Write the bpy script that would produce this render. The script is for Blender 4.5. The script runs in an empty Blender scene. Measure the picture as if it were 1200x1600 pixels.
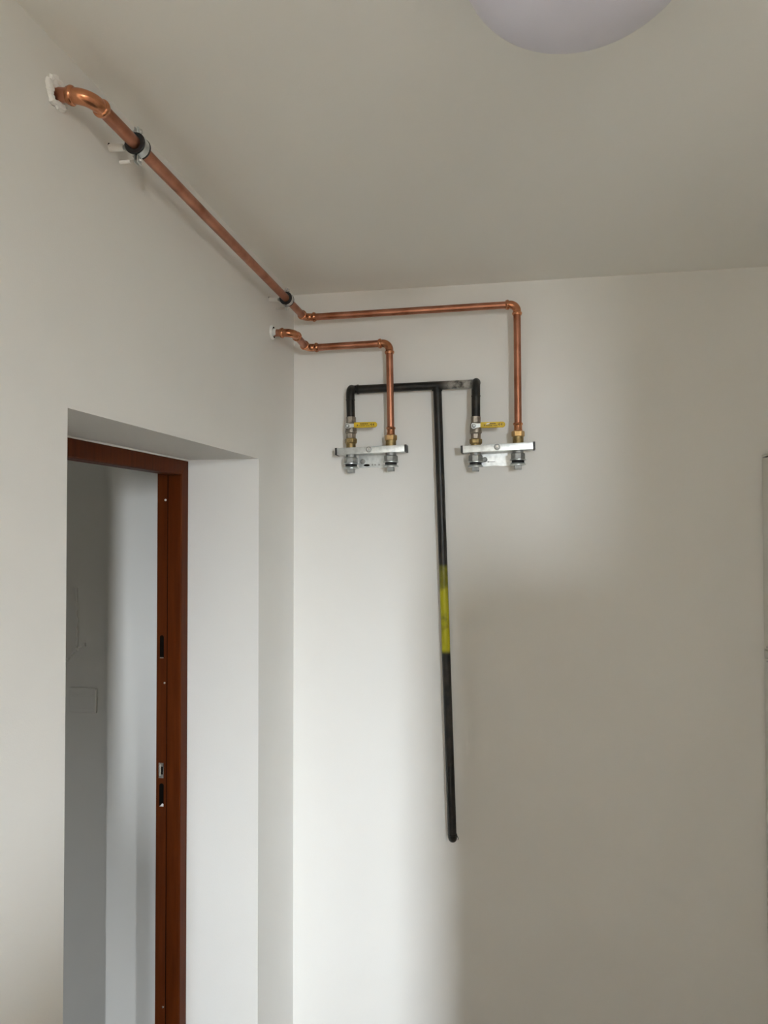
import bpy, bmesh, math, random
from mathutils import Vector, Matrix
random.seed(7)
D = bpy.data
SC = bpy.context.scene
COL = SC.collection
PI = math.pi

# ------------------------------------------------------------------ camera
H = 2.669                      # ceiling height
CAM = Vector((0.7100, -2.2677, 1.90))
cam_data = D.cameras.new('camera')
cam_data.sensor_fit = 'HORIZONTAL'
cam_data.sensor_width = 36.0
cam_data.lens = 36.0 * 1114.1 / 1200.0
cam_data.clip_start = 0.02
cam = D.objects.new('camera', cam_data)
COL.objects.link(cam)
yaw, pitch, roll = 0.17739, 0.019957, -0.001214
fw = Vector((-math.sin(yaw) * math.cos(pitch), math.cos(yaw) * math.cos(pitch), math.sin(pitch)))
rt = Vector((math.cos(yaw), math.sin(yaw), 0))
up = rt.cross(fw)
rt2 = math.cos(roll) * rt + math.sin(roll) * up
up2 = -math.sin(roll) * rt + math.cos(roll) * up
M = Matrix((rt2, up2, -fw)).transposed().to_4x4()
M.translation = CAM
cam.matrix_world = M
SC.camera = cam

# ------------------------------------------------------------------ sky, daylight, exposure
RX = 1.66                                  # right wall of the room
RY = -5.451                                # rear wall of the annex
AX = 2.75                                  # right wall of the annex
W_X0, W_X1, W_Z0, W_Z1, W_TH = 2.075, 2.385, 1.450, 2.420, 0.10   # high window in the rear wall
world = D.worlds.new('overcast_sky')
SC.world = world
world.use_nodes = True
nt = world.node_tree
nt.nodes.clear()
geo = nt.nodes.new('ShaderNodeTexCoord')
sep = nt.nodes.new('ShaderNodeSeparateXYZ')
ramp = nt.nodes.new('ShaderNodeValToRGB')
mr = nt.nodes.new('ShaderNodeMapRange')
mr.inputs['From Min'].default_value = -0.13
mr.inputs['From Max'].default_value = 0.18
bg = nt.nodes.new('ShaderNodeBackground')
out = nt.nodes.new('ShaderNodeOutputWorld')
ramp.color_ramp.elements[0].color = (0.05, 0.047, 0.042, 1)
ramp.color_ramp.elements[1].color = (0.93, 0.965, 1.05, 1)
bg.inputs['Strength'].default_value = 570.0
nt.links.new(geo.outputs['Generated'], sep.inputs[0])
nt.links.new(sep.outputs['Z'], mr.inputs['Value'])
nt.links.new(mr.outputs['Result'], ramp.inputs['Fac'])
nt.links.new(ramp.outputs['Color'], bg.inputs['Color'])
nt.links.new(bg.outputs[0], out.inputs['Surface'])

W2_Y0, W2_Y1, W2_Z0, W2_Z1 = -4.04, -3.18, 2.10, 2.50              # unseen side window, added to raise the room's ambient light
W3_X0, W3_X1, W3_Z0, W3_Z1 = -0.53, -0.395, 0.40, 1.20             # unseen hall-end window, added to light the pier
W4_X0, W4_X1, W4_Z0, W4_Z1 = -1.76, -1.64, 0.40, 1.24              # second unseen hall-end window, added to brighten the hall's back wall
HY0 = -5.2                                 # far end of the hall
for loc, rot, sx, sy in (
        (((W_X0 + W_X1) / 2, RY - W_TH - 0.03, (W_Z0 + W_Z1) / 2), Matrix.Rotation(math.radians(90), 4, 'X'), W_X1 - W_X0, W_Z1 - W_Z0),
        ((AX + W_TH + 0.03, (W2_Y0 + W2_Y1) / 2, (W2_Z0 + W2_Z1) / 2), Matrix(((0, 0, 1, 0), (1, 0, 0, 0), (0, 1, 0, 0), (0, 0, 0, 1))), W2_Y1 - W2_Y0, W2_Z1 - W2_Z0),
        (((W3_X0 + W3_X1) / 2, HY0 - W_TH - 0.03, (W3_Z0 + W3_Z1) / 2), Matrix.Rotation(math.radians(90), 4, 'X'), W3_X1 - W3_X0, W3_Z1 - W3_Z0),
        (((W4_X0 + W4_X1) / 2, HY0 - W_TH - 0.03, (W4_Z0 + W4_Z1) / 2), Matrix.Rotation(math.radians(90), 4, 'X'), W4_X1 - W4_X0, W4_Z1 - W4_Z0)):
    portal_data = D.lights.new('window_portal', 'AREA')
    portal_data.shape = 'RECTANGLE'
    portal_data.size = sx
    portal_data.size_y = sy
    portal_data.cycles.is_portal = True
    portal = D.objects.new('window_portal', portal_data)
    COL.objects.link(portal)
    portal.matrix_world = Matrix.Translation(loc) @ rot

vs = SC.view_settings
vs.view_transform = 'Standard'
vs.look = 'None'
vs.exposure = 0.0
vs.gamma = 1.0
vs.use_curve_mapping = False
SC.cycles.max_bounces = 14
SC.cycles.diffuse_bounces = 10
SC.cycles.sample_clamp_indirect = 6.0
SC.cycles.use_denoising = True

# ------------------------------------------------------------------ materials
def mat(name, col, rough=0.5, metal=0.0, var=None, scale=20.0, detail=4.0, bump=0.0, bscale=200.0,
        lo=0.4, hi=0.65, stretch=None, spec=None, rvar=0.0):
    m = D.materials.new(name)
    m.use_nodes = True
    n = m.node_tree
    p = n.nodes['Principled BSDF']
    p.inputs['Base Color'].default_value = (*col, 1)
    p.inputs['Roughness'].default_value = rough
    p.inputs['Metallic'].default_value = metal
    if spec is not None:
        p.inputs['Specular IOR Level'].default_value = spec
    tc = n.nodes.new('ShaderNodeTexCoord')
    vec = tc.outputs['Object']
    if stretch:
        mp = n.nodes.new('ShaderNodeMapping')
        mp.inputs['Scale'].default_value = stretch
        n.links.new(vec, mp.inputs['Vector'])
        vec = mp.outputs['Vector']
    if var:
        t = n.nodes.new('ShaderNodeTexNoise')
        t.inputs['Scale'].default_value = scale
        t.inputs['Detail'].default_value = detail
        n.links.new(vec, t.inputs['Vector'])
        r = n.nodes.new('ShaderNodeValToRGB')
        r.color_ramp.elements[0].position = lo
        r.color_ramp.elements[1].position = hi
        r.color_ramp.elements[0].color = (*col, 1)
        r.color_ramp.elements[1].color = (*var, 1)
        n.links.new(t.outputs['Fac'], r.inputs['Fac'])
        n.links.new(r.outputs['Color'], p.inputs['Base Color'])
        if rvar:
            q = n.nodes.new('ShaderNodeMapRange')
            q.inputs['To Min'].default_value = rough
            q.inputs['To Max'].default_value = rough + rvar
            n.links.new(t.outputs['Fac'], q.inputs['Value'])
            n.links.new(q.outputs['Result'], p.inputs['Roughness'])
    if bump:
        t2 = n.nodes.new('ShaderNodeTexNoise')
        t2.inputs['Scale'].default_value = bscale
        t2.inputs['Detail'].default_value = 3
        n.links.new(vec, t2.inputs['Vector'])
        b = n.nodes.new('ShaderNodeBump')
        b.inputs['Strength'].default_value = bump
        b.inputs['Distance'].default_value = 0.002
        n.links.new(t2.outputs['Fac'], b.inputs['Height'])
        n.links.new(b.outputs['Normal'], p.inputs['Normal'])
    return m

WALL = mat('painted_plaster', (0.80, 0.79, 0.76), 0.85, var=(0.785, 0.773, 0.742), scale=3, bump=0.10, bscale=320, spec=0.25)
CEIL = mat('ceiling_paint', (0.87, 0.86, 0.82), 0.9, bump=0.08, bscale=300, spec=0.2)
FLOOR = mat('beige_floor', (0.14, 0.115, 0.09), 0.55, var=(0.12, 0.10, 0.08), scale=6)
CONC = mat('beige_render', (0.62, 0.56, 0.485), 0.9, var=(0.59, 0.535, 0.46), scale=5, bump=0.2, bscale=120)
PLASTER = mat('raw_plaster', (0.86, 0.85, 0.82), 0.95, bump=0.6, bscale=400)
COPPER = mat('copper_tube', (0.46, 0.205, 0.128), 0.30, 1.0, var=(0.30, 0.115, 0.062), scale=17, detail=6, lo=0.40, hi=0.68, rvar=0.22, bump=0.02, bscale=90)
COPPER_F = mat('copper_fitting', (0.60, 0.265, 0.14), 0.19, 1.0, var=(0.40, 0.16, 0.08), scale=40, rvar=0.1)
BRASS = mat('brass', (0.56, 0.37, 0.17), 0.30, 1.0, var=(0.42, 0.27, 0.11), scale=70, rvar=0.12)
BRASS_D = mat('dull_brass', (0.36, 0.27, 0.12), 0.42, 1.0, var=(0.24, 0.17, 0.08), scale=90, rvar=0.15)
NICKEL = mat('nickel_brass', (0.37, 0.33, 0.275), 0.42, 1.0, var=(0.28, 0.25, 0.21), scale=120, rvar=0.12)
ZINC = mat('galvanised_steel', (0.70, 0.73, 0.73), 0.30, 1.0, var=(0.56, 0.59, 0.59), scale=70, rvar=0.14, bump=0.03, bscale=150)
ZINC_D = mat('cast_zinc', (0.40, 0.41, 0.40), 0.55, 1.0, var=(0.33, 0.34, 0.33), scale=90, rvar=0.12)
RUBBER = mat('black_rubber', (0.012, 0.012, 0.012), 0.6)
BLACKP = mat('black_plastic', (0.018, 0.017, 0.016), 0.5)
DARK = mat('dark_recess', (0.006, 0.005, 0.004), 1.0, spec=0.0)  # near-black standing in for the shade inside holes and gaps
WOOD = mat('mahogany', (0.066, 0.0125, 0.0014), 0.5, spec=0.10, var=(0.095, 0.020, 0.0026), scale=9, stretch=(9, 9, 0.7), lo=0.3, hi=0.7, bump=0.04, bscale=60)
SEAL = mat('dark_seal', (0.008, 0.003, 0.002), 0.9, spec=0.05)
YELLOW = mat('yellow_vinyl', (0.62, 0.43, 0.012), 0.38, var=(0.55, 0.37, 0.01), scale=80)
OPAL = mat('opal_plastic', (0.72, 0.705, 0.80), 0.32)
WHITEP = mat('white_plastic', (0.84, 0.83, 0.80), 0.4)
WHITEM = mat('white_enamel', (0.66, 0.65, 0.60), 0.45)
BLOCK_BROWN = mat('shade_block_brown', (0.32, 0.21, 0.12), 0.85, var=(0.29, 0.19, 0.105), scale=8)
BLOCK_BAND = mat('shade_block_band', (0.30, 0.18, 0.08), 0.3)
GREYM = mat('grey_enamel', (0.45, 0.45, 0.44), 0.5)
STEEL = mat('bright_steel', (0.75, 0.75, 0.75), 0.25, 1.0)
INK = mat('black_print', (0.03, 0.022, 0.01), 0.6)

def black_pipe_mat():
    """black mill-scale steel; worn brown patches, a stain of white overspray on the right of the header and a sprayed yellow mark."""
    m = mat('black_steel', (0.009, 0.009, 0.0075), 0.30, spec=0.32, var=(0.032, 0.025, 0.019), scale=30, lo=0.45, hi=0.75, rvar=0.2)
    n = m.node_tree
    p = n.nodes['Principled BSDF']
    base = p.inputs['Base Color'].links[0].from_socket
    g = n.nodes.new('ShaderNodeTexCoord')
    s = n.nodes.new('ShaderNodeSeparateXYZ')
    n.links.new(g.outputs['Object'], s.inputs[0])
    def rng(sock, a, b, c, d):
        q = n.nodes.new('ShaderNodeMapRange')
        q.interpolation_type = 'SMOOTHSTEP'
        for k, v in (('From Min', a), ('From Max', b), ('To Min', c), ('To Max', d)):
            q.inputs[k].default_value = v
        n.links.new(sock, q.inputs['Value'])
        return q.outputs['Result']
    def mul(a, b):
        q = n.nodes.new('ShaderNodeMath')
        q.operation = 'MULTIPLY'
        q.use_clamp = True
        n.links.new(a, q.inputs[0])
        if isinstance(b, float):
            q.inputs[1].default_value = b
        else:
            n.links.new(b, q.inputs[1])
        return q.outputs[0]
    def noise(sc, a, b, c=0.0, d=1.0):
        q = n.nodes.new('ShaderNodeTexNoise')
        q.inputs['Scale'].default_value = sc
        q.inputs['Detail'].default_value = 5
        n.links.new(g.outputs['Object'], q.inputs['Vector'])
        return rng(q.outputs['Fac'], a, b, c, d)
    def over(sock, colour, fac):
        q = n.nodes.new('ShaderNodeMix')
        q.data_type = 'RGBA'
        n.links.new(fac, q.inputs[0])
        n.links.new(sock, q.inputs[6])
        q.inputs[7].default_value = (*colour, 1)
        return q.outputs[2]
    # object coordinates are measured from the tee (0.48, 0, 2.34)
    spray = mul(mul(rng(s.outputs['X'], 0.005, 0.06, 0, 1), rng(s.outputs['Z'], -0.022, -0.012, 0, 1)), rng(s.outputs['X'], 0.098, 0.118, 1, 0))
    c = over(base, (0.42, 0.40, 0.36), mul(mul(spray, noise(55, 0.30, 0.62)), 0.85))
    drip = mul(mul(rng(s.outputs['X'], -0.016, -0.010, 1, 0), rng(s.outputs['X'], -0.03, -0.016, 0, 1)), mul(rng(s.outputs['Z'], -0.10, -0.03, 0, 1), rng(s.outputs['Z'], -0.025, -0.015, 1, 0)))
    c = over(c, (0.6, 0.58, 0.54), mul(drip, noise(160, 0.5, 0.62)))
    mark = mul(mul(rng(s.outputs['Z'], -0.84, -0.822, 0, 1), rng(s.outputs['Z'], -0.585, -0.555, 1, 0)), noise(16, 0.30, 0.50, 0.35, 1))
    mark = mul(mark, rng(s.outputs['Y'], -0.034, -0.027, 1, 0))
    c = over(c, (0.38, 0.355, 0.008), mark)
    n.links.new(c, p.inputs['Base Color'])
    return m
BLACK = black_pipe_mat()

# ------------------------------------------------------------------ mesh helpers
class MB:
    """collects shapes given in room coordinates and links them as ONE mesh object"""
    def __init__(self):
        self.bm = bmesh.new()
    def box(self, lo, hi, bev=0.0, rot=None, seg=1):
        b = bmesh.new()
        bmesh.ops.create_cube(b, size=1)
        s = [hi[i] - lo[i] for i in range(3)]
        c = Vector([(hi[i] + lo[i]) / 2 for i in range(3)])
        bmesh.ops.scale(b, vec=s, verts=b.verts)
        if bev:
            bmesh.ops.bevel(b, geom=list(b.edges), offset=bev, segments=seg, profile=0.7, affect='EDGES')
        if rot:
            bmesh.ops.transform(b, matrix=rot, verts=b.verts)
        bmesh.ops.translate(b, vec=c, verts=b.verts)
        self.add(b)
        return self
    def add(self, b):
        me = D.meshes.new('tmp')
        b.to_mesh(me)
        b.free()
        self.bm.from_mesh(me)
        D.meshes.remove(me)
    def tube(self, pts, r, seg=18, cap=True):
        pts = [Vector(p) for p in pts]
        rr = r if isinstance(r, (list, tuple)) else [r] * len(pts)
        t0 = (pts[1] - pts[0]).normalized()
        nrm = t0.orthogonal().normalized()
        rings, prev = [], t0
        for i, p in enumerate(pts):
            if i == 0:
                t = t0
            elif i == len(pts) - 1:
                t = (pts[i] - pts[i - 1]).normalized()
            else:
                t = ((pts[i] - pts[i - 1]).normalized() + (pts[i + 1] - pts[i]).normalized()).normalized()
            nrm = prev.rotation_difference(t) @ nrm
            nrm = (nrm - t * nrm.dot(t)).normalized()
            bn = t.cross(nrm)
            prev = t
            rings.append([self.bm.verts.new(p + rr[i] * (math.cos(2 * PI * k / seg) * nrm + math.sin(2 * PI * k / seg) * bn)) for k in range(seg)])
        for a, b in zip(rings, rings[1:]):
            for k in range(seg):
                self.bm.faces.new((a[k], a[(k + 1) % seg], b[(k + 1) % seg], b[k]))
        if cap:
            self.bm.faces.new(rings[0][::-1])
            self.bm.faces.new(rings[-1])
        return self
    def lathe(self, p0, axis, prof, seg=24, phase=0.0, flat=False):
        """prof: list of (distance along the axis, radius); seg=6 makes hexagons"""
        p0, ax = Vector(p0), Vector(axis).normalized()
        n1 = Vector((0, 0, 1)) if abs(ax.z) < 0.7 else Vector((0, -1, 0))
        n1 = (n1 - ax * n1.dot(ax)).normalized()
        n2 = ax.cross(n1)
        rings = []
        for t, r in prof:
            rings.append([self.bm.verts.new(p0 + ax * t + max(r, 1e-5) * (math.cos(2 * PI * k / seg + phase) * n1 + math.sin(2 * PI * k / seg + phase) * n2)) for k in range(seg)])
        for a, b in zip(rings, rings[1:]):
            for k in range(seg):
                self.bm.faces.new((a[k], a[(k + 1) % seg], b[(k + 1) % seg], b[k]))
        if prof[0][1] > 0:
            self.bm.faces.new(rings[0][::-1])
        if prof[-1][1] > 0:
            self.bm.faces.new(rings[-1])
        return self
    def prism(self, pts, vec):
        a = [self.bm.verts.new(Vector(p)) for p in pts]
        b = [self.bm.verts.new(Vector(p) + Vector(vec)) for p in pts]
        self.bm.faces.new(a[::-1])
        self.bm.faces.new(b)
        n = len(a)
        for i in range(n):
            self.bm.faces.new((a[i], a[(i + 1) % n], b[(i + 1) % n], b[i]))
        return self
    def hull_between(self, A, B):
        a = [self.bm.verts.new(Vector(p)) for p in A]
        b = [self.bm.verts.new(Vector(p)) for p in B]
        self.bm.faces.new(a[::-1])
        self.bm.faces.new(b)
        n = len(a)
        for i in range(n):
            self.bm.faces.new((a[i], a[(i + 1) % n], b[(i + 1) % n], b[i]))
        return self
    def build(self, name, material, parent=None, smooth=True, origin=None, label=None, bev=0.0):
        bm = self.bm
        bmesh.ops.recalc_face_normals(bm, faces=bm.faces)
        if parent is not None:
            o3 = parent['_base']
            org = Vector(o3)
        else:
            org = Vector(origin) if origin is not None else Vector((0, 0, 0))
        bmesh.ops.translate(bm, vec=-org, verts=bm.verts)
        if smooth:
            for f in bm.faces:
                f.smooth = True
            for e in bm.edges:
                if len(e.link_faces) == 2 and e.calc_face_angle(0) > math.radians(34):
                    e.smooth = False
        me = D.meshes.new(name)
        bm.to_mesh(me)
        bm.free()
        me.materials.append(material)
        o = D.objects.new(name, me)
        COL.objects.link(o)
        if parent is not None:
            o.parent = parent
        else:
            o.location = org
        o['_base'] = list(org)
        if label:
            o['label'] = label
        if bev:
            md = o.modifiers.new('bevel', 'BEVEL')
            md.width = bev
            md.segments = 2
            md.limit_method = 'ANGLE'
        return o

def fillet(pts, R, n=9):
    """polyline with rounded corners"""
    pts = [Vector(p) for p in pts]
    o = [pts[0]]
    for i in range(1, len(pts) - 1):
        a, b, c = pts[i - 1], pts[i], pts[i + 1]
        u, v = (a - b).normalized(), (c - b).normalized()
        ang = u.angle(v)
        t = R / math.tan(ang / 2)
        cen = b + (u + v).normalized() * (R / math.sin(ang / 2))
        s, e = b + u * t - cen, b + v * t - cen
        ax = s.cross(e).normalized()
        tot = s.angle(e)
        for k in range(n + 1):
            o.append(cen + Matrix.Rotation(tot * k / n, 3, ax) @ s)
    o.append(pts[-1])
    return o

def thing(name, label, cat, base, group=None):
    o = D.objects.new(name, None)
    COL.objects.link(o)
    o.empty_display_size = 0.05
    o.location = base
    o['_base'] = list(base)
    o['label'] = label
    o['category'] = cat
    if group:
        o['group'] = group
    return o

def tag(o, label, cat, group=None):
    o['label'] = label
    o['category'] = cat
    if group:
        o['group'] = group
    return o

def struct(o):
    o['kind'] = 'structure'
    return o

# ------------------------------------------------------------------ room shell
DY0, DY1, DZ = -1.221, -0.330, 2.093      # plastered door opening in the left wall
LT = 0.292                                # left wall thickness
HX, HY1, HN = -2.0, 0.16, 0.05            # hall behind the door

ZY = -3.05                                # the room proper ends here; behind it a darker rendered annex with the window
struct(MB().box((-0.0, RY - W_TH, -0.1), (AX + 0.1, ZY, 0)).build('floor_annex', CONC, smooth=False))
struct(MB().box((-0.0, ZY, -0.1), (RX + 0.1, 0.15, 0)).box((HX - 0.1, HY0 - 0.1, -0.1), (0, HY1 + 0.1, 0)).build('floor', FLOOR, smooth=False))
struct(MB().box((-LT, RY - W_TH, H), (AX + 0.1, ZY, H + 0.12)).build('ceiling_annex', CONC, smooth=False))
struct(MB().box((-LT, ZY, H), (RX + 0.1, 0.15, H + 0.12)).build('ceiling', CEIL, smooth=False))
wl = struct(MB().box((-LT, DY1, 0), (0, HN, H)).box((-LT, ZY, 0), (0, DY0, H)).box((-LT, DY0, DZ), (0, DY1, H)).build('wall_left', WALL, smooth=False))
struct(MB().box((-LT, RY, 0), (0, ZY, H)).build('wall_annex_left', CONC, smooth=False))
struct(MB().box((0, 0, 0), (RX + 0.1, 0.15, H)).build('wall_back', WALL, smooth=False))
struct(MB().box((RX, ZY, 0), (RX + 0.1, 0, H)).build('wall_right', WALL, smooth=False))
struct(MB().box((RX + 0.1, ZY, 0), (AX + 0.1, ZY + 0.1, H)).build('wall_annex_front', CONC, smooth=False))
struct(MB().box((AX, RY, 0), (AX + W_TH, W2_Y0, H)).box((AX, W2_Y1, 0), (AX + W_TH, ZY, H))
       .box((AX, W2_Y0, 0), (AX + W_TH, W2_Y1, W2_Z0)).box((AX, W2_Y0, W2_Z1), (AX + W_TH, W2_Y1, H)).build('wall_annex_right', CONC, smooth=False))
struct(MB().box((-LT, RY - W_TH, 0), (W_X0, RY, H)).box((W_X1, RY - W_TH, 0), (AX + 0.1, RY, H))
       .box((W_X0, RY - W_TH, 0), (W_X1, RY, W_Z0)).box((W_X0, RY - W_TH, W_Z1), (W_X1, RY, H)).build('wall_rear', CONC, smooth=False))
struct(MB().box((1.318, -2.705, 0), (RX, -2.405, 1.98)).build('shade_partition', WALL, smooth=False))  # unseen block added to shade the right part of the back wall
# hall
struct(MB().box((-0.699, HN, 0), (-0.0, HN + 0.2, H)).build('wall_hall_pier', WALL, smooth=False))
whf = struct(MB().box((HX - 0.1, HY1, 0), (-0.699, HY1 + 0.1, H)).build('wall_hall_back', WALL, smooth=False))
struct(MB().box((HX - 0.1, HY0, 0), (HX, HY1, H)).build('wall_hall_left', WALL, smooth=False))
struct(MB().box((HX - 0.1, HY0 - W_TH, 0), (W4_X0, HY0, H)).box((W4_X1, HY0 - W_TH, 0), (W3_X0, HY0, H)).box((W3_X1, HY0 - W_TH, 0), (-LT, HY0, H))
       .box((W3_X0, HY0 - W_TH, 0), (W3_X1, HY0, W3_Z0)).box((W3_X0, HY0 - W_TH, W3_Z1), (W3_X1, HY0, H))
       .box((W4_X0, HY0 - W_TH, 0), (W4_X1, HY0, W4_Z0)).box((W4_X0, HY0 - W_TH, W4_Z1), (W4_X1, HY0, H)).build('wall_hall_front', WALL, smooth=False))
struct(MB().box((HX - 0.1, HY0 - 0.1, H), (-LT, HY1 + 0.1, H + 0.1)).build('ceiling_hall', CEIL, smooth=False))

struct(MB().box((-0.762, HY0, 0), (-0.662, -0.80, H)).build('hall_shade_divider', WALL, smooth=False))  # unseen wall added to keep window light off the hall's back wall
# rear window; the side and hall-end windows are added for fill light
glass = D.materials.new('window_glass'); glass.use_nodes = True
gn = glass.node_tree; gn.nodes.clear()
go = gn.nodes.new('ShaderNodeOutputMaterial'); gm = gn.nodes.new('ShaderNodeMixShader'); gt = gn.nodes.new('ShaderNodeBsdfTransparent'); gg = gn.nodes.new('ShaderNodeBsdfGlossy'); gf = gn.nodes.new('ShaderNodeFresnel')
gg.inputs['Roughness'].default_value = 0.0; gf.inputs['IOR'].default_value = 1.45; gt.inputs['Color'].default_value = (0.95, 0.97, 0.96, 1)
gn.links.new(gf.outputs[0], gm.inputs[0]); gn.links.new(gt.outputs[0], gm.inputs[1]); gn.links.new(gg.outputs[0], gm.inputs[2]); gn.links.new(gm.outputs[0], go.inputs[0])
def window(name, lo, hi, axis):
    """frame and pane filling the opening lo-hi; axis is the thin direction"""
    root = D.objects.new(name, None)
    COL.objects.link(root)
    root['_base'] = list(lo)
    root.location = lo
    struct(root)
    u = 1 - axis
    fr = 0.03
    m = MB()
    def bar(u0, u1, z0, z1, n0=0.0, n1=1.0):
        a, b = [0, 0, z0], [0, 0, z1]
        a[u], b[u] = u0, u1
        a[axis] = lo[axis] + (hi[axis] - lo[axis]) * n0
        b[axis] = lo[axis] + (hi[axis] - lo[axis]) * n1
        return a, b
    for q in ((lo[u], hi[u], lo[2], lo[2] + fr), (lo[u], hi[u], hi[2] - fr, hi[2]), (lo[u], lo[u] + fr, lo[2] + fr, hi[2] - fr), (hi[u] - fr, hi[u], lo[2] + fr, hi[2] - fr)):
        m.box(*bar(*q))
    m.build('window_frame', WHITEP, root, smooth=False)
    MB().box(*bar(lo[u] + fr, hi[u] - fr, lo[2] + fr, hi[2] - fr, 0.45, 0.55)).build('pane', glass, root, smooth=False)
window('window_1', (W_X0, RY - W_TH, W_Z0), (W_X1, RY - W_TH + 0.05, W_Z1), 1)
window('fill_window_2', (AX + W_TH - 0.05, W2_Y0, W2_Z0), (AX + W_TH, W2_Y1, W2_Z1), 0)
window('fill_window_4', (W4_X0, HY0 - W_TH, W4_Z0), (W4_X1, HY0 - W_TH + 0.05, W4_Z1), 1)
window('fill_window_3', (W3_X0, HY0 - W_TH, W3_Z0), (W3_X1, HY0 - W_TH + 0.05, W3_Z1), 1)

# ------------------------------------------------------------------ door frame (set deep in the reveal)
door = D.objects.new('door_1', None); COL.objects.link(door); dbase = (-0.215, -0.33, 0.0); door['_base'] = list(dbase); door.location = dbase; struct(door)
FX0, FX1, FXS = -0.2135, -0.2935, -0.254
E0, WF, WS = 0.0025, 0.0465, 0.034
prof = [(FX0 - 0.002, E0), (FX0, E0 + 0.002), (FX0, WF - 0.003), (FX0 - 0.003, WF), (FXS, WF), (FXS, WS), (FX1, WS), (FX1, E0)]
g = 0.0007
jr = MB().hull_between([(x, DY1 - w, 0) for x, w in prof], [(x, DY1 - w, DZ - w - g) for x, w in prof]).build('jamb', WOOD, door)
MB().hull_between([(x, DY0 + w, 0) for x, w in prof], [(x, DY0 + w, DZ - w - g) for x, w in prof]).build('jamb', WOOD, door)
MB().hull_between([(x, DY0 + w + g, DZ - w) for x, w in prof], [(x, DY1 - w - g, DZ - w) for x, w in prof]).build('header', WOOD, door)
sp = [(FXS - 0.0002, WS + 0.0002), (FXS - 0.0002, WF - 0.003), (FXS - 0.004, WF - 0.0055), (FXS - 0.0085, WS + 0.0002)]
sl = MB()
sl.hull_between([(x, DY1 - w, 0.0) for x, w in sp], [(x, DY1 - w, DZ - w) for x, w in sp])
sl.hull_between([(x, DY0 + w, 0.0) for x, w in sp], [(x, DY0 + w, DZ - w) for x, w in sp])
sl.hull_between([(x, DY0 + w, DZ - w) for x, w in sp], [(x, DY1 - w, DZ - w) for x, w in sp])
sl.build('rubber_seal', SEAL, door, smooth=False)
MB().tube([(FX0 + 0.001, DY0 + 0.001, DZ - 0.0022), (FX0 + 0.001, DY1 - 0.006, DZ - 0.0022)], 0.0024, 8).build('caulk_bead', PLASTER, door)
ys = DY1 - WS                      # plane of the strike side rebate
def slot(z0, z1, xc, w, mb=None):
    mb = mb or MB()
    n = 8
    pts = []
    for k in range(n + 1):
        a = PI * k / n
        pts.append((xc + w / 2 * math.cos(a), ys - 0.0006, z1 - w / 2 + w / 2 * math.sin(a)))
    pts += [(xc - w / 2, ys - 0.0006, z0), (xc + w / 2, ys - 0.0006, z0)]
    return mb.prism(pts, (0, 0.0045, 0))
slot(1.525, 1.589, -0.2775, 0.0125).build('latch_slot', DARK, jr, smooth=False, label='black latch slot cut in the mahogany jamb')
MB().box((-0.283, ys - 0.0012, 1.5235), (-0.272, ys + 0.003, 1.526)).build('slot_lip', STEEL, jr, smooth=False)
slot(1.103, 1.168, -0.2765, 0.0135).build('lock_slot', DARK, jr, smooth=False, label='long black bolt slot below the strike plate')
MB().prism([(-0.283, ys - 0.0012, 1.103), (-0.270, ys - 0.0012, 1.103), (-0.270, ys - 0.0012, 1.110), (-0.274, ys - 0.0012, 1.1115), (-0.279, ys - 0.0012, 1.1055)], (0, 0.004, 0)).build('wood_splinter', PLASTER, jr, smooth=False)
spb = MB()
spb.box((-0.285, ys - 0.0025, 1.183), (-0.2695, ys + 0.002, 1.2265), 0.0006)
spb.box((-0.2835, ys - 0.006, 1.190), (-0.2785, ys - 0.002, 1.2195), 0.001)
spb.build('strike_plate', STEEL, jr, label='bright steel strike plate with a raised lip')
MB().box((-0.2765, ys - 0.0029, 1.194), (-0.2715, ys - 0.0015, 1.216)).build('strike_opening', DARK, jr, smooth=False)
for z in (1.976, 1.453, 0.540):
    MB().lathe((-0.2685, ys + 0.001, z), (0, -1, 0), [(0, 0.0034), (0.0022, 0.0032), (0.003, 0.0022), (0.0028, 0)], 12).build('screw', WHITEP if z > 1.9 else STEEL, jr)

# ------------------------------------------------------------------ hall details
def rough_ridge(pts, r, name, parent):
    P = [Vector(p) for p in pts]
    q, rr = [], []
    for a, b in zip(P, P[1:]):
        for k in range(8):
            q.append(a.lerp(b, k / 8) + Vector((random.uniform(-1, 1) * 0.004, 0, random.uniform(-1, 1) * 0.003)))
            rr.append(r * random.uniform(0.4, 1.3))
    q.append(P[-1]); rr.append(r * 0.4)
    return MB().tube(q, rr, 8).build(name, PLASTER, parent)
yh = HY1
patch = MB().prism([(-0.888, yh + 0.002, 1.672), (-0.886, yh + 0.002, 1.450), (-0.930, yh + 0.002, 1.401), (-1.06, yh + 0.002, 1.36), (-1.06, yh + 0.002, 1.68)], (0, -0.007, 0)) \
    .build('plaster_patch', WALL, whf, smooth=False)
rough_ridge([(-0.892, yh - 0.005, 1.673), (-0.887, yh - 0.005, 1.57), (-0.889, yh - 0.005, 1.455)], 0.0042, 'plaster_ridge', whf)
rough_ridge([(-0.856, yh - 0.002, 1.462), (-0.890, yh - 0.004, 1.443), (-0.930, yh - 0.004, 1.400), (-0.98, yh - 0.004, 1.365)], 0.0055, 'plaster_ridge', whf)
wp = thing('wall_plate', 'white ribbed square cover plate on the dim hall wall, seen through the doorway', 'plate', (-0.861, yh, 1.209))
MB().box((-0.916, yh - 0.009, 1.209), (-0.806, yh - 0.0005, 1.302), 0.003).build('plate', WALL, wp)
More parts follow.
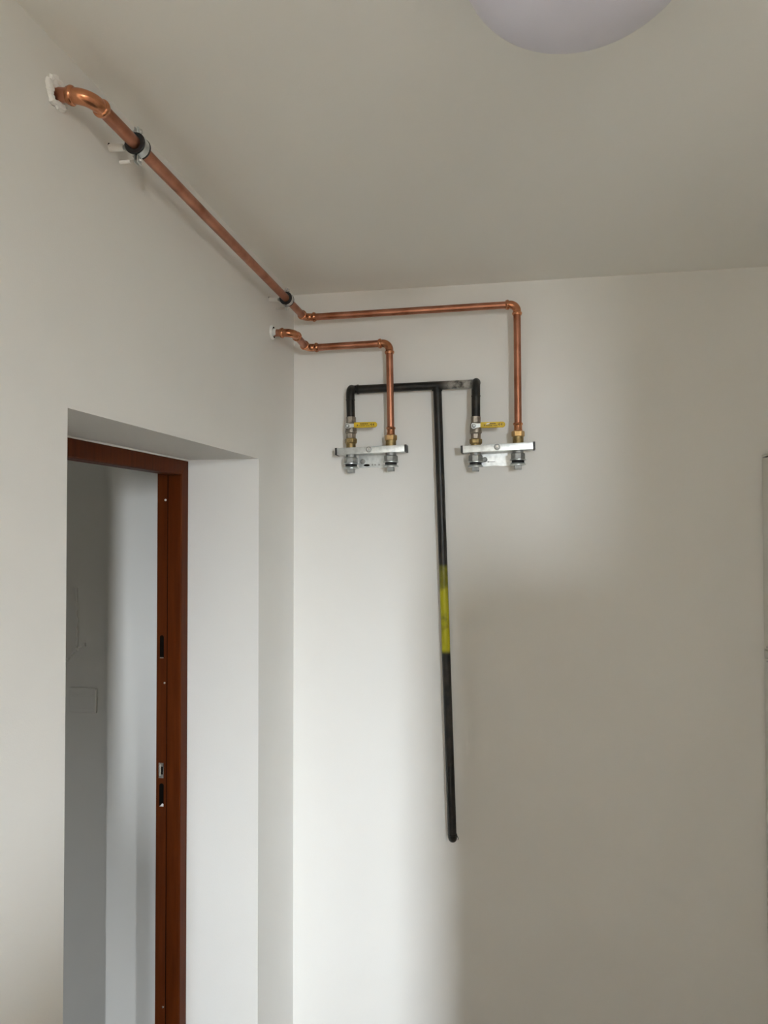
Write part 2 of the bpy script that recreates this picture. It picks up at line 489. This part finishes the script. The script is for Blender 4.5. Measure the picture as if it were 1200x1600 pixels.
for z in (1.293, 1.285, 1.277, 1.269, 1.226):
    MB().box((-0.907, yh - 0.0110, z - 0.0014), (-0.818, yh - 0.008, z + 0.0014)).build('rib', WALL, wp, smooth=False)
MB().box((-0.810, yh - 0.0125, 1.211), (-0.805, yh - 0.003, 1.300), 0.001).build('rim', WHITEP, wp)

# ------------------------------------------------------------------ ceiling lamp
lx, ly = 0.80, -1.335
lamp = thing('ceiling_lamp', 'round white opal dome lamp, switched off, flush on the ceiling', 'lamp', (lx, ly, H))
MB().lathe((lx, ly, H - 0.0005), (0, 0, -1), [(0, 0.150), (0.016, 0.152), (0.020, 0.148)], 64).build('base_ring', WHITEP, lamp)
pr = []
for k in range(17):
    a = PI / 2 * k / 16
    pr.append((0.016 + 0.100 * math.sin(a), 0.156 * max(math.cos(a), 0) ** 0.86))
pr[-1] = (0.116, 0.0)
MB().lathe((lx, ly, H), (0, 0, -1), [(0.012, 0.150), (0.013, 0.155)] + pr, 64).build('diffuser', OPAL, lamp)

# ------------------------------------------------------------------ black steel pipe
RB = 0.01345
tee = (0.48, 0.0, 2.34)
bp = thing('black_steel_pipe', 'black steel pipe T on the back wall with a leaning drop and yellow sprayed mark', 'pipe', tee)
ZM = 2.342
YM, YV = -0.030, -0.060
def zm(x): return 2.3405 + (x - 0.205) * 0.0125
MB().tube([(0.2065, YM, zm(0.2065)), (0.6015, YM, zm(0.6015))], RB, 20).build('header_pipe', BLACK, bp)
def elbow_black(x0, ztop, xb, zb):
    path = fillet([(xb, YV, zb), (x0, YV, ztop), (x0, YM + 0.004, ztop + 0.001)], 0.026, 10)
    MB().tube(path, RB, 20).build('riser_pipe', BLACK, bp)
    MB().lathe((xb + (x0 - xb) * 0.60, YV, zb + (ztop - zb) * 0.60), (0, 0, 1), [(0, RB + 0.0002), (0.0012, RB + 0.0012), (0.003, RB + 0.0013), (0.0045, RB + 0.0002)], 20).build('weld_bead', BLACK, bp)
elbow_black(0.2055, zm(0.2055), 0.2075, 2.238)
elbow_black(0.6025, zm(0.6025) + 0.002, 0.6025, 2.226)
MB().lathe((0.2195, YM, zm(0.22)), (1, 0, 0), [(0, 0.0136), (0.002, 0.0156), (0.006, 0.0158), (0.009, 0.0136)], 20).build('weld_bead', BLACK, bp)
drop = fillet([(0.480, YM, zm(0.48) - 0.004), (0.5235, YM - 0.001, 0.9265), (0.5238, -0.003, 0.9262)], 0.016, 8)
MB().tube(drop, RB, 20).build('drop_pipe', BLACK, bp)
w = MB()
for k in range(20):
    a = 2 * PI * k / 20
    w.lathe((0.480 + 0.0148 * math.cos(a), YM + 0.0128 * math.sin(a) * 0.99, zm(0.48) - 0.0125 - 0.003 * abs(math.cos(a))), (0, 0, 1), [(-0.0018, 0.0), (-0.001, 0.0016), (0.001, 0.0016), (0.0018, 0.0)], 7)
w.build('tee_weld', BLACK, bp)
MB().lathe((0.5236, YM - 0.001, 0.945), (0, 0, -1), [(0, RB), (0.001, RB + 0.001), (0.003, RB + 0.001), (0.004, RB)], 20).build('weld_bead', BLACK, bp)
MB().tube([(0.532, YM - 0.002, 0.942), (0.5385, YM - 0.003, 0.939), (0.5425, YM - 0.003, 0.933), (0.5405, YM - 0.002, 0.9275)], 0.0011, 6).build('wire_end', BLACK, bp)

# ------------------------------------------------------------------ copper runs
RC = 0.0111
def copper_elbow(a, corner, c, R=0.024, sock=0.020, name='elbow'):
    """press elbow: bend of radius R with a socket and a rolled bead at each end"""
    def make(parent):
        A, B, C_ = Vector(a), Vector(corner), Vector(c)
        u, v = (A - B).normalized(), (C_ - B).normalized()
        t = R / math.tan(u.angle(v) / 2)
        p0, p1 = B + u * (t + sock), B + v * (t + sock)
        e = MB().tube(fillet([p0, B, p1], R, 10), 0.01235, 20).build(name, COPPER_F, parent)
        for p, d in ((p0, u), (p1, v)):
            MB().lathe(p - d * 0.0105, d, [(0, 0.0124), (0.001, 0.0137), (0.0026, 0.0150), (0.0048, 0.0153), (0.0070, 0.0150), (0.0086, 0.0139), (0.0105, 0.0136), (0.0112, 0.0115)], 22).build('bead', COPPER_F, e)
    return make

# long run: wall hole -> along the left wall -> back wall -> right meter bracket
zA = 2.577
A0, A1, A2, A3, A4 = (-0.03, -1.257, 2.592), (0.055, -1.250, 2.581), (0.0555, -0.0600, 2.5735), (0.7285, -0.060, 2.5790), (0.7300, -0.060, 2.200)
ca = thing('copper_pipe', 'long copper pipe from the upper left wall hole to the right meter bracket', 'pipe', (0.0555, -0.06, 2.5735), 'copper gas pipes')
def trim(p, q, a, b):
    """the straight between two fittings, shortened at either end"""
    p, q = Vector(p), Vector(q)
    d = (q - p).normalized()
    return [p + d * a, q - d * b]
MB().tube(trim(A0, A1, 0, 0.034), RC, 20).build('wall_stub', COPPER, ca)
MB().tube(trim(A1, A2, 0.034, 0.031), RC, 20).build('wall_pipe', COPPER, ca)
MB().tube(trim(A2, A3, 0.031, 0.029), RC, 20).build('horizontal_pipe', COPPER, ca)
MB().tube(trim(A3, A4, 0.029, 0), RC, 20).build('riser_pipe', COPPER, ca)
copper_elbow(A0, A1, A2, 0.026, 0.013)(ca)
copper_elbow(A1, A2, A3, 0.023, 0.013)(ca)
copper_elbow(A2, A3, A4, 0.022, 0.012)(ca)
# short run: sleeve -> swan bend -> left meter bracket
B0, B1, B2, B3, B4 = (-0.03, -0.222, 2.4845), (0.068, -0.220, 2.4805), (0.063, -0.060, 2.4745), (0.3320, -0.060, 2.4785), (0.3365, -0.060, 2.200)
cb = thing('copper_pipe', 'short copper pipe with swan bend dropping to the left meter bracket', 'pipe', (0.063, -0.06, 2.4745), 'copper gas pipes')
MB().tube(trim(B0, B1, 0, 0.036), RC, 20).build('wall_stub', COPPER, cb)
MB().tube(trim(B1, B2, 0.036, 0.031), RC, 20).build('bend_link', COPPER, cb)
MB().tube(trim(B2, B3, 0.031, 0.030), RC, 20).build('horizontal_pipe', COPPER, cb)
MB().tube(trim(B3, B4, 0.030, 0), RC, 20).build('riser_pipe', COPPER, cb)
copper_elbow(B0, B1, B2, 0.024, 0.017)(cb)
copper_elbow(B1, B2, B3, 0.022, 0.014)(cb)
copper_elbow(B2, B3, B4, 0.022, 0.013)(cb)

def union_down(x, ztop, zbar, parent):
    """copper press socket, brass union nut, threaded neck down to the bracket bar"""
    y = -0.060
    MB().lathe((x, y, ztop), (0, 0, -1), [(0, 0.0118), (0.001, 0.0138), (0.004, 0.0152), (0.007, 0.0138), (0.009, 0.0124), (0.020, 0.0124), (0.024, 0.0135), (0.0255, 0.0135)], 22).build('press_socket', COPPER_F, parent)
    MB().lathe((x, y, ztop - 0.025), (0, 0, -1), [(0, 0.0150), (0.0015, 0.0190), (0.0035, 0.0200), (0.016, 0.0200), (0.018, 0.0188)], 6, PI / 6).build('union_nut', BRASS, parent, smooth=False, label='brass hexagonal union nut', bev=0.0008)
    MB().lathe((x, y, ztop - 0.042), (0, 0, -1), [(0, 0.0165), (ztop - 0.042 - zbar, 0.0165)], 20).build('threaded_neck', BRASS_D, parent)

# ------------------------------------------------------------------ meter brackets with their stubs
def bracket(xl, xr, zl, zr, x1, x2, xc, label, plate_bright):
    y = -0.060
    slope = math.atan2(zr - zl, xr - xl)
    xm, zmid = (xl + xr) / 2, (zl + zr) / 2
    zb = lambda x: zmid + (x - xm) * math.tan(slope)
    root = thing('meter_bracket', label, 'bracket', (xm, 0, zmid), 'gas meter brackets')
    rot = Matrix.Rotation(-slope, 4, 'Y')
    hh = 0.0108
    MB().box((xl + 0.004, -0.079, zmid - hh), (xr - 0.004, -0.041, zmid + hh), 0.0022, rot, 2).build('bar', ZINC, root)
    for s, x in ((-1, xl), (1, xr)):
        c = x - s * 0.003
        MB().box((c - 0.0035, -0.0797, zb(c) - hh - 0.0007), (c + 0.0035, -0.0403, zb(c) + hh + 0.0007), 0.0015, rot, 2).build('end_cap', BLACKP, root, label='black plastic end cap')
    # centre bolt
    MB().lathe((xc, -0.0785, zb(xc) + 0.001), (0, -1, 0), [(0, 0.0095), (0.0016, 0.0095), (0.002, 0.0085)], 24).build('washer', ZINC_D, root)
    MB().lathe((xc, -0.0803, zb(xc) + 0.001), (0, -1, 0), [(0, 0.0066), (0.005, 0.0066), (0.0058, 0.0058)], 6).build('nut', ZINC, root, smooth=False)
    MB().lathe((xc, -0.0855, zb(xc) + 0.001), (0, -1, 0), [(0, 0.0036), (0.004, 0.0036), (0.005, 0.0026)], 14).build('bolt_end', STEEL, root)
    MB().tube([(xc, -0.042, zb(xc)), (xc, -0.004, zb(xc))], 0.005, 12).build('wall_stud', ZINC_D, root)
    for x in (x1, x2):
        zt = zb(x) - hh
        n = MB().lathe((x, y, zt + 0.001), (0, 0, -1), [(0, 0.0165), (0.010, 0.0165), (0.0105, 0.0155)], 22).build('nipple', ZINC_D, root)
        MB().lathe((x, y, zt - 0.0085), (0, 0, -1), [(0, 0.0200), (0.002, 0.0226), (0.0165, 0.0226), (0.0185, 0.0210)], 8, PI / 8).build('lock_nut', ZINC_D, n, smooth=False, bev=0.0006)
        MB().lathe((x, y, zt - 0.0265), (0, 0, -1), [(0, 0.0215), (0.0012, 0.0245), (0.0034, 0.0245), (0.0042, 0.0205)], 28).build('flange', ZINC, n)
        MB().lathe((x, y, zt - 0.0300), (0, 0, -1), [(0, 0.0182), (0.0022, 0.0190), (0.004, 0.0180), (0.0062, 0.0190), (0.008, 0.0180), (0.009, 0.0180)], 24).build('gasket', RUBBER, n)
        MB().lathe((x, y, zt - 0.0378), (0, 0, -1), [(0, 0.0185), (0.001, 0.0205), (0.0050, 0.0240), (0.0068, 0.0240), (0.0076, 0.0180), (0.0078, 0.0100)], 28).build('cap_flange', ZINC, n)
        sq = 0.0105
        MB().box((x - sq, y - sq, zt - 0.0575), (x + sq, y + sq, zt - 0.0448), 0.001).build('plug', ZINC_D, n)
    # back plate on the wall below the bar
    px0, px1 = x1 + 0.014, x2 - 0.012
    zp = zmid - 0.052
    pts = []
    pts += [(px0, -0.004, zp + 0.052), (px0, -0.004, zp + 0.004), (px0 + 0.012, -0.004, zp)]
    pts += [(px0 + 0.04, -0.004, zp + 0.0035), (px0 + 0.065, -0.004, zp + 0.001), (px1 - 0.006, -0.004, zp + 0.0015), (px1, -0.004, zp + 0.005), (px1, -0.004, zp + 0.052)]
    pl = MB().prism([(a, -0.0005, c) for a, b, c in pts], (0, -0.004, 0)).build('back_plate', ZINC, root, smooth=False)
    if not plate_bright:
        MB().prism([(px0 + 0.025 + 0.008 * math.cos(2 * PI * k / 14) * 1.3, -0.0042, zp + 0.010 + 0.0038 * math.sin(2 * PI * k / 14)) for k in range(14)], (0, -0.0008, 0)).build('slot_hole', DARK, pl, smooth=False)
        for dx in (0.044, 0.053, 0.066):
            MB().lathe((px0 + dx, -0.0042, zp + 0.011), (0, -1, 0), [(0, 0.0030), (0.001, 0.0030)], 12).build('hole', ZINC_D, pl)
    else:
        ax0, az = px0 + 0.018, zp + 0.015
        MB().prism([(ax0, -0.0044, az), (ax0 + 0.008, -0.0044, az + 0.0036), (ax0 + 0.0065, -0.0044, az + 0.0012), (ax0 + 0.026, -0.0044, az + 0.0008), (ax0 + 0.026, -0.0044, az - 0.0010), (ax0 + 0.0065, -0.0044, az - 0.0012), (ax0 + 0.008, -0.0044, az - 0.0036)], (0, -0.0006, 0)).build('arrow_mark', ZINC_D, pl, smooth=False)
    sx = x1 + 0.026
    s = MB().lathe((sx, -0.004, zmid - 0.030), (0, -1, 0), [(0, 0.0085), (0.0015, 0.0085), (0.002, 0.0062), (0.0065, 0.0062), (0.0075, 0.0050)], 14).build('plate_screw', ZINC_D, pl)
    return root, zb, hh

bl, zbl, hh = bracket(0.1605, 0.3885, 2.1365, 2.1430, 0.2085, 0.3365, 0.2695, 'left galvanised meter bracket below the short copper pipe', False)
br, zbr, hh = bracket(0.5570, 0.7800, 2.1355, 2.1430, 0.6010, 0.7295, 0.6670, 'right galvanised meter bracket below the long copper pipe', True)
union_down(0.3365, 2.2125, zbl(0.3365) + hh, cb)
union_down(0.7298, 2.2155, zbr(0.7298) + hh, ca)

# ------------------------------------------------------------------ ball valves with yellow levers
def valve(x, ztop, zbar, label, nut_mat, has_patch):
    y = -0.060
    root = thing('ball_valve', label, 'valve', (x, y, zbar), 'ball valves on the black pipe')
    h = ztop - zbar
    MB().lathe((x, y, ztop), (0, 0, -1), [(0, 0.0150), (0.001, 0.0160), (0.019, 0.0160), (0.020, 0.0150)], 8, PI / 8).build('upper_collar', NICKEL, root, smooth=False, bev=0.0005)
    MB().lathe((x, y, ztop - 0.0195), (0, 0, -1), [(0, 0.0150), (0.004, 0.0168), (0.012, 0.0176), (0.020, 0.0178), (0.0255, 0.0185), (0.0315, 0.0185), (0.0335, 0.0160)], 26).build('body', NICKEL, root)
    MB().lathe((x, y, ztop - 0.0525), (0, 0, -1), [(0, 0.0152), (0.001, 0.0162), (0.0155, 0.0158), (0.0165, 0.0145)], 8, PI / 8).build('lower_collar', NICKEL, root, smooth=False, bev=0.0005)
    zn = ztop - 0.0685
    nt_ = MB().lathe((x, y, zn), (0, 0, -1), [(0, 0.0172), (0.002, 0.0196), (0.013, 0.0196), (0.0155, 0.0182), (0.017, 0.0165)], 6, PI / 6).build('union_nut', nut_mat, root, smooth=False, label='dull brass union nut', bev=0.0008)
    MB().lathe((x, y, zn - 0.0165), (0, 0, -1), [(0, 0.0152), (max(zn - 0.0165 - zbar, 0.002), 0.0152)], 20).build('threaded_neck', BRASS_D, root)
    # stem boss towards the room, lever, packing nut
    zs = ztop - 0.0325
    xs = x - 0.0045
    MB().lathe((xs, y - 0.012, zs), (0, -1, 0), [(0, 0.0105), (0.010, 0.0105), (0.0115, 0.0090)], 20).build('stem_boss', NICKEL, root)
    lev = MB()
    yl = y - 0.0255
    a = [(xs - 0.0085, zs - 0.004), (xs - 0.0085, zs + 0.005), (xs - 0.004, zs + 0.0095), (xs + 0.010, zs + 0.0075), (xs + 0.024, zs + 0.0072), (xs + 0.024, zs - 0.0030), (xs + 0.010, zs - 0.0055), (xs - 0.003, zs - 0.0085)]
    lev.prism([(u, yl, v) for u, v in a], (0, -0.0028, 0))
    lv = lev.build('lever', ZINC, root, smooth=False, bev=0.0006)
    MB().lathe((xs, yl - 0.0022, zs), (0, -1, 0), [(0, 0.0064), (0.0045, 0.0064), (0.0055, 0.0055)], 6).build('lever_nut', ZINC_D, lv, smooth=False)
    MB().lathe((xs, yl - 0.0070, zs), (0, -1, 0), [(0, 0.0034), (0.0025, 0.0034), (0.003, 0.0025)], 12).build('stem_end', ZINC, lv)
    # yellow sleeve
    x0, x1 = x + 0.0155, x + 0.0900
    zc = zs + 0.0022
    zz0, zz1 = zc - 0.0088, zc + 0.0088
    pts = [(x0, zz0 + 0.001), (x0, zz1 - 0.001), (x0 + 0.002, zz1)]
    pts += [(x1 - 0.008 + 0.008 * math.sin(PI * k / 10), zc + 0.0088 * math.cos(PI * k / 10)) for k in range(11)]
    pts += [(x0 + 0.002, zz0)]
    MB().prism([(u, yl + 0.0012, v) for u, v in pts], (0, -0.0068, 0)).build('lever_sleeve', YELLOW, lv, smooth=False, label='yellow plastic lever sleeve with worn black print', bev=0.0022)
    yp = yl - 0.0057
    pm = MB()
    def bar(u0, v0, u1, v1): pm.box((x + u0, yp - 0.0004, zc + v0), (x + u1, yp + 0.0003, zc + v1))
    for (u0, u1) in ((0.036, 0.041), (0.042, 0.046), (0.0465, 0.050), (0.051, 0.0555), (0.0565, 0.061)):
        bar(u0, 0.0015, u1, 0.0040); 
    for (u0, u1) in ((0.026, 0.029), (0.0315, 0.034), (0.035, 0.0375), (0.0385, 0.0425), (0.0435, 0.046), (0.047, 0.051), (0.055, 0.0575), (0.059, 0.0615), (0.063, 0.0655)):
        bar(u0, -0.0040, u1, -0.0020)
    for (u, v) in ((0.0715, -0.004), (0.0790, -0.004)):
        bar(u, v, u + 0.0014, v + 0.0080); bar(u - 0.003, v + 0.0030, u, v + 0.0044); bar(u - 0.0025, v + 0.0055, u, v + 0.0066)
    bar(0.0255, -0.0012, 0.0290, 0.0000); bar(0.0265, -0.0026, 0.0278, 0.0012)
    pm.build('worn_print', INK, lv, smooth=False)
    if has_patch:
        MB().prism([(x + 0.0315, yp - 0.0003, zc + 0.0010), (x + 0.0350, yp - 0.0003, zc + 0.0046), (x + 0.0440, yp - 0.0003, zc + 0.0056), (x + 0.0425, yp - 0.0003, zc + 0.0030), (x + 0.0370, yp - 0.0003, zc + 0.0002)], (0, -0.0005, 0)).build('white_patch', PLASTER, lv, smooth=False)  # small white patch laid on the sleeve
    return root
valve(0.2080, 2.2475, zbl(0.208) + hh, 'ball valve with yellow lever on the left riser, all yellow print', BRASS_D, False)
valve(0.6020, 2.2375, zbr(0.602) + hh, 'ball valve with yellow lever on the right riser, white patch on lever', BRASS_D, True)

# ------------------------------------------------------------------ pipe clamps on the left wall
def clamp(yc, zc, label, tail_white, plug_mat_dark):
    xc = 0.0552
    root = thing('pipe_clamp', label, 'clamp', (0, yc, zc), 'pipe clamps on the left wall')
    wd = 0.0075
    def ring(r0, r1, w_, name, m, a0, a1, n=22):
        b = MB()
        A = [a0 + (a1 - a0) * k / n for k in range(n + 1)]
        vs_ = []
        for a in A:
            c, s = math.cos(a), math.sin(a)
            vs_.append([b.bm.verts.new((xc + r * c, yc + yy, zc + r * s)) for r, yy in ((r0, -w_), (r1, -w_), (r1, w_), (r0, w_))])
        for p, q in zip(vs_, vs_[1:]):
            for k in range(4):
                b.bm.faces.new((p[k], p[(k + 1) % 4], q[(k + 1) % 4], q[k]))
        b.bm.faces.new(vs_[0]); b.bm.faces.new(vs_[-1][::-1])
        return b.build(name, m, root)
    lining = ring(0.0114, 0.0170, 0.0120, 'rubber_lining', RUBBER, 0, 2 * PI * 0.9999, 36)
    for yy in (-0.0105, 0.0105):
        MB().tube([(xc + 0.0178 * math.cos(2 * PI * k / 28), yc + yy, zc + 0.0178 * math.sin(2 * PI * k / 28)) for k in range(29)], 0.0018, 8).build('lip', RUBBER, lining)
    ring(0.0171, 0.0188, wd, 'wall_half', ZINC, PI / 2 + 0.10, 3 * PI / 2 - 0.10)
    ring(0.0171, 0.0188, wd, 'front_half', ZINC, -PI / 2 + 0.10, PI / 2 - 0.10)
    for s in (1, -1):
        for d in (-1, 1):
            MB().box((xc + d * 0.0030 - 0.0008, yc - wd, zc + s * 0.0170 if s > 0 else zc - 0.0320), (xc + d * 0.0030 + 0.0008, yc + wd, zc + 0.0320 if s > 0 else zc - 0.0170), 0.0004).build('ear', ZINC, root)
        sc = MB()
        L = 0.034 if s < 0 else 0.012
        sc.tube([(xc + 0.004, yc, zc + s * 0.026), (xc - L, yc, zc + s * 0.026)], 0.0024, 10)
        sc.lathe((xc + 0.0038, yc, zc + s * 0.026), (1, 0, 0), [(0, 0.0048), (0.002, 0.0050), (0.0042, 0.0036), (0.0046, 0)], 14)
        so = sc.build('clamp_screw', STEEL, root)
        if s < 0 and tail_white:
            MB().tube([(xc - 0.014, yc, zc - 0.026), (xc - 0.0345, yc, zc - 0.026)], 0.0031, 10).build('paint_smear', PLASTER, so)
    MB().lathe((xc - 0.0175, yc, zc), (-1, 0, 0), [(0, 0.0062), (0.006, 0.0062)], 6).build('boss_nut', ZINC_D, root, smooth=False)
    MB().tube([(xc - 0.022, yc, zc), (0.004, yc, zc + 0.002)], 0.0038, 12).build('wall_stud', ZINC_D, root)
    MB().lathe((xc - 0.0275, yc, zc + 0.0004), (-1, 0, 0.06), [(0, 0.0056), (0.001, 0.0062), (xc - 0.0275 - 0.0006, 0.0066)], 14).build('wall_plug', PLASTER, root, label='white wall plug around the stud')
    MB().lathe((0.0004, yc - 0.002, zc + 0.0055), (1, 0, 0), [(0, 0.0044), (0.0006, 0.0044)], 14).build('drill_hole', DARK, root)
    return root
clamp(-1.104, 2.5795, 'rubber-lined steel clamp holding the long copper pipe near its wall hole', True, True)
clamp(-0.247, 2.5745, 'rubber-lined steel clamp holding the long copper pipe close to the corner', False, False)

# ------------------------------------------------------------------ wall openings for the pipes
def rough_ring(yc, zc, r, tube_r, name, parent, seed):
    rnd = random.Random(seed)
    b = MB()
    n = 30
    rings = []
    for k in range(n):
        a = 2 * PI * k / n
        R_ = r * rnd.uniform(0.82, 1.18)
        t = tube_r * rnd.uniform(0.5, 1.35)
        ring_ = []
        for j in range(7):
            f = 2 * PI * j / 7
            ring_.append(b.bm.verts.new((0.0015 + t * 0.8 * max(math.sin(f), -0.3), yc + (R_ + t * math.cos(f)) * math.cos(a), zc + (R_ + t * math.cos(f)) * math.sin(a))))
        rings.append(ring_)
    for k in range(n):
        p, q = rings[k], rings[(k + 1) % n]
        for j in range(7):
            b.bm.faces.new((p[j], p[(j + 1) % 7], q[(j + 1) % 7], q[j]))
    return b.build(name, PLASTER, parent)
hole = MB().lathe((0.0002, -1.258, 2.593), (1, 0, 0), [(0, 0.0185), (0.0006, 0.0185)], 26).build('pipe_hole', DARK, wl, smooth=False)
rough_ring(-1.258, 2.5895, 0.0185, 0.0065, 'plaster_rim', wl, 3)
rough_ring(-1.259, 2.583, 0.0165, 0.0055, 'plaster_rim', wl, 5)
sl_ = thing('pipe_sleeve', 'white plastic sleeve ring where the short copper pipe leaves the left wall', 'sleeve', (0, -0.222, 2.4845))
MB().lathe((0.0003, -0.222, 2.4845), (1, 0, 0), [(0, 0.0215), (0.0035, 0.0210), (0.0075, 0.0196), (0.0080, 0.0180), (0.0050, 0.0172), (0.0018, 0.0170), (0.0018, 0)], 32).build('ring', WHITEP, sl_)
MB().lathe((0.0024, -0.222, 2.4845), (1, 0, 0), [(0, 0.0168), (0.0040, 0.0168)], 28).build('dark_gap', DARK, sl_, smooth=False)
MB().lathe((0.0060, -0.222, 2.4843), (1, 0, 0), [(0, 0.0122), (0.009, 0.0116)], 20).build('putty_collar', PLASTER, sl_)

# ------------------------------------------------------------------ white cabinet against the right wall
CX0, CX1, CY0, CY1, CZ = 1.4365, RX - 0.001, -0.66, -0.004, 2.1075
cab = thing('wall_cabinet', 'tall white two-door metal cabinet at the right edge, against the back wall', 'cabinet', ((CX0 + CX1) / 2, (CY0 + CY1) / 2, 0))
MB().box((CX0 + 0.018, CY0, 0.0), (CX1, CY1, CZ), 0.002).build('carcass', WHITEM, cab)
ZT, ZA, ZB = 2.0985, 1.5380, 1.5130
MB().box((CX0 + 0.010, CY0 + 0.004, 0.09), (CX0 + 0.0178, CY1 - 0.002, CZ - 0.004)).build('gap_shade', DARK, cab, smooth=False)  # dark strip painted in as the shade behind the door gaps
MB().box((CX0, CY0 + 0.001, ZT + 0.0036), (CX0 + 0.0100, CY1, CZ), 0.0012).build('top_rail', WHITEM, cab)
MB().box((CX0, CY0 + 0.001, ZB + 0.0018), (CX0 + 0.0100, CY1, ZA - 0.0015), 0.0012).build('middle_rail', WHITEM, cab)
du = MB().box((CX0, CY0 + 0.001, ZA + 0.0018), (CX0 + 0.0100, CY1 - 0.001, ZT), 0.0015).build('door', WHITEM, cab)
dl = MB().box((CX0, CY0 + 0.001, 0.09), (CX0 + 0.0100, CY1 - 0.001, ZB - 0.0015), 0.0015).build('door', WHITEM, cab)
for par, z in ((du, ZA + 0.010), (dl, ZB - 0.006)):
    MB().lathe((CX0 + 0.0005, -0.030, z), (-1, 0, 0), [(0, 0.0030), (0.0012, 0.0030), (0.0016, 0.002)], 12).build('hinge_screw', ZINC_D, par)
for par, z in ((du, 1.66), (dl, 1.30)):
    MB().lathe((CX0 + 0.0005, CY0 + 0.05, z), (-1, 0, 0), [(0, 0.014), (0.004, 0.014), (0.006, 0.010)], 20).build('lock', ZINC, par)

# ------------------------------------------------------------------ unseen upright block behind the camera, added to shade the left wall
t = thing('shade_block', 'tall narrow brown block behind the camera, added to shade the left wall', 'box', (0.727, -2.69, 0))
MB().box((0.656, -2.839, 0.0), (0.796, -2.539, 1.478), 0.002).build('shade_block_body', BLOCK_BROWN, t)
MB().box((0.704, -2.841, 0.02), (0.748, -2.537, 1.4795)).build('shade_block_band', BLOCK_BAND, t, smooth=False)

for o in D.objects:
    if '_base' in o:
        del o['_base']
